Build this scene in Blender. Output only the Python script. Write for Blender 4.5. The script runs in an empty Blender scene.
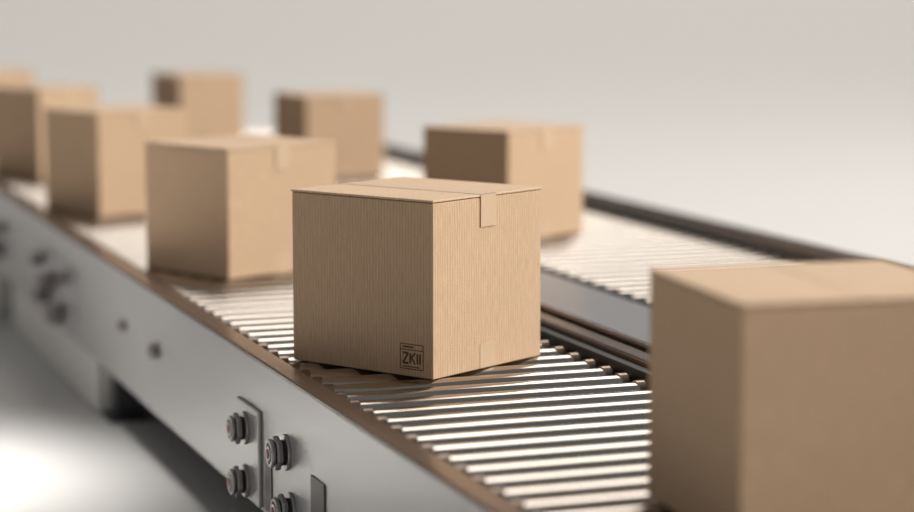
import bpy, bmesh, math, random
from mathutils import Vector, Matrix
random.seed(4)
S=bpy.context.scene
try:
    S.view_settings.view_transform='Standard'
    S.view_settings.look='None'
except Exception: pass
ZB=0.42; CAMH=ZB+0.70; TH=math.radians(19.8)

# ---------------------------------------------------------------- materials
def lin(r,g,b):
    f=lambda c:(c/255/12.92) if c/255<=.04045 else ((c/255+.055)/1.055)**2.4
    return (f(r),f(g),f(b),1)
def mat(name,col,rough=.5,metal=0,noise=0.0,nscale=30,bump=0.0,stretch=(1,1,1),rvar=0.0):
    m=bpy.data.materials.new(name);m.use_nodes=True
    nt=m.node_tree;b=nt.nodes['Principled BSDF']
    b.inputs['Base Color'].default_value=col;b.inputs['Roughness'].default_value=rough;b.inputs['Metallic'].default_value=metal
    if noise or bump or rvar:
        tc=nt.nodes.new('ShaderNodeTexCoord');mp=nt.nodes.new('ShaderNodeMapping');mp.inputs['Scale'].default_value=stretch
        nz=nt.nodes.new('ShaderNodeTexNoise');nz.inputs['Scale'].default_value=nscale;nz.inputs['Detail'].default_value=4
        nt.links.new(tc.outputs['Object'],mp.inputs[0]);nt.links.new(mp.outputs[0],nz.inputs['Vector'])
        if noise:
            mx=nt.nodes.new('ShaderNodeMix');mx.data_type='RGBA'
            mx.inputs[6].default_value=tuple(c*(1-noise) for c in col[:3])+(1,)
            mx.inputs[7].default_value=tuple(min(1,c*(1+noise)) for c in col[:3])+(1,)
            nt.links.new(nz.outputs['Fac'],mx.inputs[0]);nt.links.new(mx.outputs[2],b.inputs['Base Color'])
        if rvar:
            mr=nt.nodes.new('ShaderNodeMapRange');mr.inputs[3].default_value=max(0,rough-rvar);mr.inputs[4].default_value=rough+rvar
            nt.links.new(nz.outputs['Fac'],mr.inputs[0]);nt.links.new(mr.outputs[0],b.inputs['Roughness'])
        if bump:
            bp=nt.nodes.new('ShaderNodeBump');bp.inputs['Strength'].default_value=bump;bp.inputs['Distance'].default_value=.002
            nt.links.new(nz.outputs['Fac'],bp.inputs['Height']);nt.links.new(bp.outputs[0],b.inputs['Normal'])
    return m

def cardboard(name,base,flute=True):
    m=bpy.data.materials.new(name);m.use_nodes=True;nt=m.node_tree;b=nt.nodes['Principled BSDF'];L=nt.links
    b.inputs['Roughness'].default_value=.85
    b.inputs['Specular IOR Level'].default_value=.2
    tc=nt.nodes.new('ShaderNodeTexCoord')
    sx=nt.nodes.new('ShaderNodeSeparateXYZ');L.new(tc.outputs['Object'],sx.inputs[0])
    ad=nt.nodes.new('ShaderNodeMath');ad.operation='ADD';L.new(sx.outputs[0],ad.inputs[0]);L.new(sx.outputs[1],ad.inputs[1])
    cb=nt.nodes.new('ShaderNodeCombineXYZ');L.new(ad.outputs[0],cb.inputs[0])
    wv=nt.nodes.new('ShaderNodeTexWave');wv.bands_direction='X';wv.inputs['Scale'].default_value=46;wv.inputs['Distortion'].default_value=1.2
    wv.inputs['Detail'].default_value=2;L.new(cb.outputs[0],wv.inputs['Vector'])
    # fibre streaks (vertical) + mottling
    mp=nt.nodes.new('ShaderNodeMapping');mp.inputs['Scale'].default_value=(1,1,.12);L.new(tc.outputs['Object'],mp.inputs[0])
    n1=nt.nodes.new('ShaderNodeTexNoise');n1.inputs['Scale'].default_value=260;n1.inputs['Detail'].default_value=3;L.new(mp.outputs[0],n1.inputs['Vector'])
    n2=nt.nodes.new('ShaderNodeTexNoise');n2.inputs['Scale'].default_value=420;n2.inputs['Detail'].default_value=2;L.new(tc.outputs['Object'],n2.inputs['Vector'])
    n3=nt.nodes.new('ShaderNodeTexNoise');n3.inputs['Scale'].default_value=6;L.new(tc.outputs['Object'],n3.inputs['Vector'])
    def mad(a,k,c):
        q=nt.nodes.new('ShaderNodeMath');q.operation='MULTIPLY_ADD';L.new(a,q.inputs[0]);q.inputs[1].default_value=k
        if isinstance(c,float): q.inputs[2].default_value=c
        else: L.new(c,q.inputs[2])
        return q.outputs[0]
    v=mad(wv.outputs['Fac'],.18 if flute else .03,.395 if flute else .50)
    v=mad(n1.outputs['Fac'],.46,v);v=mad(n2.outputs['Fac'],.50,v);v=mad(n3.outputs['Fac'],.10,v)
    mx=nt.nodes.new('ShaderNodeVectorMath');mx.operation='SCALE';mx.inputs[0].default_value=base[:3]
    L.new(v,mx.inputs['Scale']);L.new(mx.outputs[0],b.inputs['Base Color'])
    bp=nt.nodes.new('ShaderNodeBump');bp.inputs['Strength'].default_value=.35;bp.inputs['Distance'].default_value=.001
    L.new(v,bp.inputs['Height']);L.new(bp.outputs[0],b.inputs['Normal'])
    return m
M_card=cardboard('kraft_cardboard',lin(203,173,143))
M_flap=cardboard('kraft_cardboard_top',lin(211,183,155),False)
M_tape=mat('paper_tape',lin(207,178,148),.5,0,.06,60)
M_flapshade=mat('flap_gap_shade',lin(120,88,60),.9)  # dark tone paints the shade in the gap under the flaps
M_ink=mat('stamp_ink',lin(108,82,58),.9)
M_floor=mat('studio_floor',lin(214,212,209),.6,0,.015,3)
M_plate=mat('painted_steel',lin(186,185,185),.34,.45,.03,25,.05,(1,.08,1))
M_rail=mat('rail_brown_reflection',lin(132,114,102),.25,.9,.12,60,.05,(1,.05,1),.08)  # polished rail; brown of the reflected boxes is put into its colour
M_brd=mat('dark_rail',lin(70,56,48),.35,.7,.1,60)
M_black=mat('black_rubber',lin(26,24,24),.5)
M_roll=mat('zinc_roller',lin(180,173,166),.11,1,.08,30,.02,(.15,1,1),.04)  # slightly warm base colour stands in for brownish reflections
M_shaft=mat('roller_axle',lin(120,104,92),.3,.9)
M_deck=mat('brushed_deck',lin(140,140,144),.35,.8,.05,40,.03,(1,.05,1))
M_bolt=mat('bolt_steel',lin(160,157,157),.3,.8,.1,50)
M_boltd=mat('bolt_dark',lin(60,54,52),.4,.6)
M_red=mat('bolt_cap_red',lin(150,80,66),.4)
M_leg=mat('dark_frame',lin(62,62,64),.5,.3)
M_rollshade=mat('roller_gap_shade',lin(58,50,45),.6,.2)  # dark colour standing for shade between the rollers
M_foot=mat('pale_support',lin(228,225,220),.55)

# ---------------------------------------------------------------- mesh helpers
def obj_from(bm,name,mats,parent=None,smooth=None,bevel=0,seg=2):
    me=bpy.data.meshes.new(name);bm.normal_update();bm.to_mesh(me);bm.free()
    for m in mats: me.materials.append(m)
    o=bpy.data.objects.new(name,me);S.collection.objects.link(o)
    if parent: o.parent=parent
    if bevel:
        md=o.modifiers.new('bevel','BEVEL');md.width=bevel;md.segments=seg;md.limit_method='ANGLE';md.angle_limit=math.radians(40)
        for p in me.polygons: p.use_smooth=True
        wn=o.modifiers.new('wn','WEIGHTED_NORMAL')
    elif smooth:
        for p in me.polygons: p.use_smooth=True
        md=o.modifiers.new('es','EDGE_SPLIT');md.split_angle=math.radians(smooth)
    return o
def box(bm,x0,x1,y0,y1,z0,z1,mi=0):
    vs=[bm.verts.new((x,y,z)) for x in(x0,x1) for y in(y0,y1) for z in(z0,z1)]
    F=[(0,1,3,2),(4,6,7,5),(0,4,5,1),(2,3,7,6),(0,2,6,4),(1,5,7,3)]
    for f in F:
        fc=bm.faces.new([vs[i] for i in f]);fc.material_index=mi
def lathe_x(bm,c,prof,seg,mi=0,rot=0.0):
    """profile of (x,r) revolved around X axis through c"""
    rings=[]
    for (x,r) in prof:
        rings.append([bm.verts.new((c[0]+x,c[1]+r*math.cos(rot+2*math.pi*k/seg),c[2]+r*math.sin(rot+2*math.pi*k/seg))) for k in range(seg)])
    for a,b in zip(rings,rings[1:]):
        for k in range(seg):
            f=bm.faces.new((a[k],a[(k+1)%seg],b[(k+1)%seg],b[k]));f.material_index=mi
    f=bm.faces.new(rings[0][::-1]);f.material_index=mi
    f=bm.faces.new(rings[-1]);f.material_index=mi
    
def empty(name,loc,rz):
    e=bpy.data.objects.new(name,None);S.collection.objects.link(e);e.location=loc;e.rotation_euler=(0,0,rz);e.empty_display_size=.1
    return e

# ---------------------------------------------------------------- conveyors
PITCH=.074;RR=.030
def rollers(parent,o0,o1,s0,s1,name='rollers',pitch=PITCH,R=RR):
    bm=bmesh.new();s=s0+.05
    while s<s1-.04:
        prof=[(0,.006),(.018,.006),(.018,.016),(.024,.019),(.024,R-.003),(.027,R),(o1-o0-.027,R),(o1-o0-.024,R-.003),(o1-o0-.024,.019),(o1-o0-.018,.016),(o1-o0-.018,.006),(o1-o0,.006)]
        lathe_x(bm,(o0,s,-R),prof,40,0,random.random())
        s+=pitch
    bmesh.ops.recalc_face_normals(bm,faces=bm.faces)
    return obj_from(bm,name,[M_roll],parent,smooth=35)
def end_caps(parent,o,s0,s1,side,pitch=PITCH,R=RR):
    bm=bmesh.new();s=s0+.05
    while s<s1-.04:
        if side>0: prof=[(-.014,.015),(-.012,.019),(.004,.019),(.008,.015),(.010,.010)]
        else: prof=[(-.010,.010),(-.008,.015),(-.004,.019),(.012,.019),(.014,.015)]
        lathe_x(bm,(o,s,-R+.014),prof,18)
        s+=pitch
    bmesh.ops.recalc_face_normals(bm,faces=bm.faces)
    return obj_from(bm,'bearing_caps',[M_shaft],parent,smooth=35)

def bolt(bm,s,z,x,r=.028,h=.034):
    # sticks out towards -x from plane x ; washer, hex head, ringed domed cap
    lathe_x(bm,(x,s,z),[(0,r),(-.004,r),(-.006,r*.95)],32,0)
    lathe_x(bm,(x-.006,s,z),[(0,r*.70),(-h*.30,r*.70)],20,1)
    lathe_x(bm,(x-.006-h*.25,s,z),[(0,r*.92),(-h*.22,r*.96),(-h*.34,r*.88)],6,0,.3)
    x1=x-.006-h*.6
    lathe_x(bm,(x1,s,z),[(0,r*.62),(-h*.08,r*.78),(-h*.22,r*.80),(-h*.30,r*.72),(-h*.30,r*.60),(-h*.20,r*.56),(-h*.20,r*.46),(-h*.34,r*.42),(-h*.36,r*.32)],28,0)
    lathe_x(bm,(x1-h*.30,s,z),[(0,r*.28),(-h*.12,r*.26),(-h*.14,r*.18)],14,2)

SA,SB=.9,10.6
c1=empty('roller_conveyor',(0,0,ZB),TH)
XL=.980
bm=bmesh.new()   # outer side plate (C channel)
box(bm,XL,XL+.006,SA,SB,-.27,.002)
box(bm,XL+.006,XL+.035,SA,SB,-.27,-.262)
obj_from(bm,'side_plate',[M_plate],c1,bevel=.0015)
bm=bmesh.new()
box(bm,XL-.002,XL+.038,SA,SB,.002,.010)
box(bm,XL+.028,XL+.038,SA,SB,-.10,.002)
obj_from(bm,'top_rail',[M_rail],c1,bevel=.003)
rollers(c1,1.019,1.578,SA,SB)
end_caps(c1,1.562,SA,SB,1)
end_caps(c1,1.035,SA,SB,-1)
bm=bmesh.new();box(bm,1.019,1.577,SA,SB,-.085,-.080);obj_from(bm,'gap_shade_sheet',[M_rollshade],c1)  # sheet added below the rollers to darken the gaps between them
bm=bmesh.new()
box(bm,1.578,1.600,SA,SB,-.12,.012)
box(bm,1.640,1.655,SA,SB,-.12,.008)
obj_from(bm,'guide_channel',[M_black],c1,bevel=.002)
bm=bmesh.new()
box(bm,1.600,1.640,SA,SB,-.12,.024)
box(bm,1.655,1.675,SA,SB,-.16,.030)
obj_from(bm,'far_rail',[M_rail],c1,bevel=.005,seg=3)
bm=bmesh.new()
for s in (1.6,3.4,5.42,7.3,9.2):
    box(bm,XL+.030,1.60,s-.03,s+.03,-.20,-.14)
obj_from(bm,'cross_members',[M_leg],c1,bevel=.003)
bm=bmesh.new()
for s in (1.6,5.42,9.2):
    for o in (XL+.04,1.60):
        box(bm,o,o+.06,s-.035,s+.035,-ZB+.012,-.12)
        box(bm,o-.02,o+.08,s-.06,s+.06,-ZB,-ZB+.012)
obj_from(bm,'legs',[M_leg],c1,bevel=.003)
bm=bmesh.new()
box(bm,XL+.008,XL+.10,5.50,6.95,-ZB,-.272)
box(bm,XL+.008,XL+.10,7.30,8.60,-ZB,-.272)
obj_from(bm,'support_skirts',[M_foot],c1,bevel=.01)
bm=bmesh.new()
for s,z,r,h in [(3.86,-.132,.031,.028),(3.60,-.125,.032,.030),(3.86,-.233,.031,.028),(3.57,-.222,.032,.030),
            (4.66,-.117,.022,.02),(5.03,-.116,.017,.015),
            (5.78,-.10,.022,.03),(5.98,-.13,.034,.045),(6.1,-.19,.03,.04),(5.86,-.21,.034,.045),(6.2,-.10,.024,.03),
            (7.1,-.18,.034,.045),(7.3,-.13,.028,.04),(7.0,-.10,.022,.03),(2.93,-.19,.012,.010)]:
    bolt(bm,s,z,XL-(.008 if abs(s-3.86)<.1 or 5.7<s<6.3 else 0),r,h)
bmesh.ops.recalc_face_normals(bm,faces=bm.faces)
obj_from(bm,'bolts',[M_bolt,M_boltd,M_red],c1,smooth=35)
bm=bmesh.new()
box(bm,XL-.008,XL,3.77,3.93,-.265,-.085)
box(bm,XL-.008,XL,5.72,6.26,-.25,-.07)
obj_from(bm,'bolt_bracket',[M_plate],c1,bevel=.003)
bm=bmesh.new()
box(bm,XL-.003,XL+.001,3.36,3.44,-.262,-.13)
box(bm,XL-.002,XL+.001,3.70,3.745,-.262,-.16)  # flat dark strip beside the bolt bracket
obj_from(bm,'plate_slot_and_strip',[M_boltd],c1)

c2=empty('roller_conveyor',(0,0,ZB),TH)
SC,SD=.9,9.7
bm=bmesh.new()
box(bm,1.677,1.945,SC,SD,-.012,-.002)
obj_from(bm,'deck_plate',[M_deck],c2,bevel=.002)
bm=bmesh.new()
box(bm,1.935,1.950,SC,SD,-.14,-.012)
obj_from(bm,'inner_rail',[M_brd],c2,bevel=.002)
rollers(c2,1.952,2.590,SC,SD)
end_caps(c2,2.574,SC,SD,1)
bm=bmesh.new();box(bm,1.952,2.589,SC,SD,-.085,-.080);obj_from(bm,'gap_shade_sheet',[M_rollshade],c2)  # same added dark sheet, shading the roller gaps here
bm=bmesh.new()
box(bm,2.590,2.612,SC,SD,-.12,.012)
obj_from(bm,'guide_channel',[M_black],c2,bevel=.002)
bm=bmesh.new()
box(bm,2.612,2.650,SC,SD,-.12,.028)
box(bm,2.655,2.68,SC,SD,-.20,.034)
obj_from(bm,'far_rail',[M_rail],c2,bevel=.005,seg=3)
bm=bmesh.new()
for s in (1.6,3.4,5.42,7.3,9.2): box(bm,1.95,2.62,s-.03,s+.03,-.20,-.14)
obj_from(bm,'cross_members',[M_leg],c2,bevel=.003)
bm=bmesh.new()
for s in (1.6,5.42,9.2):
    for o in (1.94,2.6):
        box(bm,o,o+.06,s-.035,s+.035,-ZB+.012,-.12)
        box(bm,o-.02,o+.08,s-.06,s+.06,-ZB,-ZB+.012)
obj_from(bm,'legs',[M_leg],c2,bevel=.003)

# ---------------------------------------------------------------- boxes
def carton(X,Y,b,L,W,H,stamp=False,tapec=.5,tape=True):
    e=empty('cardboard_box',(X,Y,ZB+.0005),math.radians(b))
    t=.004
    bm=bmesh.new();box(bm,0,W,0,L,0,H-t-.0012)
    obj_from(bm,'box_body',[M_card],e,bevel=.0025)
    bm=bmesh.new();box(bm,.0015,W-.0015,.0015,L-.0015,H-t-.0014,H-t)
    obj_from(bm,'flap_gap',[M_flapshade],e)
    cx=W*tapec
    bm=bmesh.new()
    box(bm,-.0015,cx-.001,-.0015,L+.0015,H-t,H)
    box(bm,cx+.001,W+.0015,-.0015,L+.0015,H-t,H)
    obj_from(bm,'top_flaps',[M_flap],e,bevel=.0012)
    w=.022;k=.0007
    if tape:
        bm=bmesh.new()
        box(bm,cx-w,cx+w,-.0015-k,L+.0015+k,H,H+k)
        box(bm,cx-w,cx+w,-.0015-k,-.0005,H-.058,H+k)
        box(bm,cx-w,cx+w,L+.0005,L+.0015+k,H-.058,H+k)
        box(bm,cx-w,cx+w,-k,.0005,.002,.045)
        box(bm,cx-w,cx+w,L-.0005,L+k,.002,.045)
        obj_from(bm,'packing_tape',[M_tape],e)
    if stamp:
        bm=bmesh.new()
        y0,y1,z0,z1=.022,.074,.014,.058;q=.0016
        def seg(a,b2,wd=.0040):
            (u0,v0),(u1,v1)=a,b2
            d=Vector((u1-u0,v1-v0));n=Vector((-d.y,d.x)).normalized()*wd/2
            P=[(u0+n.x,v0+n.y),(u1+n.x,v1+n.y),(u1-n.x,v1-n.y),(u0-n.x,v0-n.y)]
            fr=[bm.verts.new((-.0005,y1-p[0],z0+p[1])) for p in P]
            bk=[bm.verts.new((.0003,y1-p[0],z0+p[1])) for p in P]
            bm.faces.new(fr);bm.faces.new(bk[::-1])
            for i in range(4): bm.faces.new((fr[i],bk[i],bk[(i+1)%4],fr[(i+1)%4]))
        Wd=y1-y0;Hd=z1-z0
        for a,c in [((0,0),(Wd,0)),((Wd,0),(Wd,Hd)),((Wd,Hd),(0,Hd)),((0,Hd),(0,0))]: seg(a,c,q)
        seg((0,.034),(Wd,.034),q)
        seg((.006,.028),(.018,.028));seg((.018,.028),(.006,.010));seg((.006,.010),(.018,.010))
        seg((.023,.010),(.023,.028));seg((.024,.019),(.034,.029),.0034);seg((.026,.020),(.034,.009),.0034)
        seg((.039,.010),(.039,.028));seg((.045,.010),(.045,.028))
        seg((.006,.004),(.045,.004),.0018);seg((.006,.039),(.03,.039),.003)
        bmesh.ops.recalc_face_normals(bm,faces=bm.faces)
        obj_from(bm,'shipping_stamp',[M_ink],e)
    return e
carton(-.042,3.733,51.6,.331,.318,.315,True,.49)
carton(-.530,4.996,44.4,.319,.332,.305)
carton(-1.045,6.310,40.3,.310,.310,.306)
carton(-1.450,7.534,46.2,.287,.259,.311)
carton(-2.05,9.20,42,.30,.30,.30)
carton(-1.144,8.978,30.1,.304,.288,.295)
carton(-.521,7.503,26.6,.299,.296,.290)
carton(.135,5.706,48.8,.302,.321,.295)
carton(.342,2.569,14.6,.330,.339,.311,tape=False)

# ---------------------------------------------------------------- floor / world / lights
bm=bmesh.new();box(bm,-300,300,-40,600,-.05,0)
obj_from(bm,'floor',[M_floor])
w=bpy.data.worlds.new('studio');S.world=w;w.use_nodes=True;nt=w.node_tree
bg=nt.nodes['Background']
tc=nt.nodes.new('ShaderNodeTexCoord')
dt=nt.nodes.new('ShaderNodeVectorMath');dt.operation='DOT_PRODUCT';nt.links.new(tc.outputs['Generated'],dt.inputs[0])
dt.inputs[1].default_value=Vector((.10,.74,.72)).normalized()
rp=nt.nodes.new('ShaderNodeValToRGB');nt.links.new(dt.outputs['Value'],rp.inputs[0])
rp.color_ramp.interpolation='EASE'
rp.color_ramp.elements[0].position=.945;rp.color_ramp.elements[0].color=(.20,.198,.195,1)
rp.color_ramp.elements[1].position=.985;rp.color_ramp.elements[1].color=(1,.94,.86,1)
nt.links.new(rp.outputs[0],bg.inputs[0])
mr=nt.nodes.new('ShaderNodeMapRange');nt.links.new(dt.outputs['Value'],mr.inputs[0])
mr.inputs[1].default_value=.945;mr.inputs[2].default_value=.985;mr.inputs[3].default_value=1;mr.inputs[4].default_value=5
nt.links.new(mr.outputs[0],bg.inputs[1])
def look(o,d): o.rotation_euler=Vector(d).to_track_quat('-Z','Y').to_euler()
sl=bpy.data.lights.new('sun','SUN');sl.energy=3.1;sl.angle=math.radians(6);sl.color=(1,.95,.885)
so=bpy.data.objects.new('sun',sl);S.collection.objects.link(so);so.location=(6,-2,6);look(so,(-.88,.04,-.43))
def area(name,loc,tgt,sx,sy,e,col=(1,1,1),spread=180):
    al=bpy.data.lights.new(name,'AREA');al.shape='RECTANGLE';al.size=sx;al.size_y=sy;al.energy=e;al.color=col;al.spread=math.radians(spread)
    ao=bpy.data.objects.new(name,al);S.collection.objects.link(ao);ao.location=loc;look(ao,Vector(tgt)-Vector(loc))
area('added_light_right',(8,7,8),(4,8,0),4,4,620,(1,.98,.955))  # added area light, brightens the floor towards the right
area('added_light_side',(-2.0,5.0,2.6),(-1.72,4.9,0),.5,1.6,13,(1,.975,.94),30)  # added narrow light, lifts the floor left of the conveyor

cam=bpy.data.cameras.new('camera');co=bpy.data.objects.new('camera',cam);S.collection.objects.link(co);S.camera=co
co.location=(0,0,CAMH);co.rotation_euler=(math.radians(90-7.341),0,0)
cam.sensor_width=36;cam.lens=2170.8/914*36
cam.clip_end=1000
cam.dof.use_dof=True;cam.dof.focus_distance=3.80;cam.dof.aperture_fstop=1.4
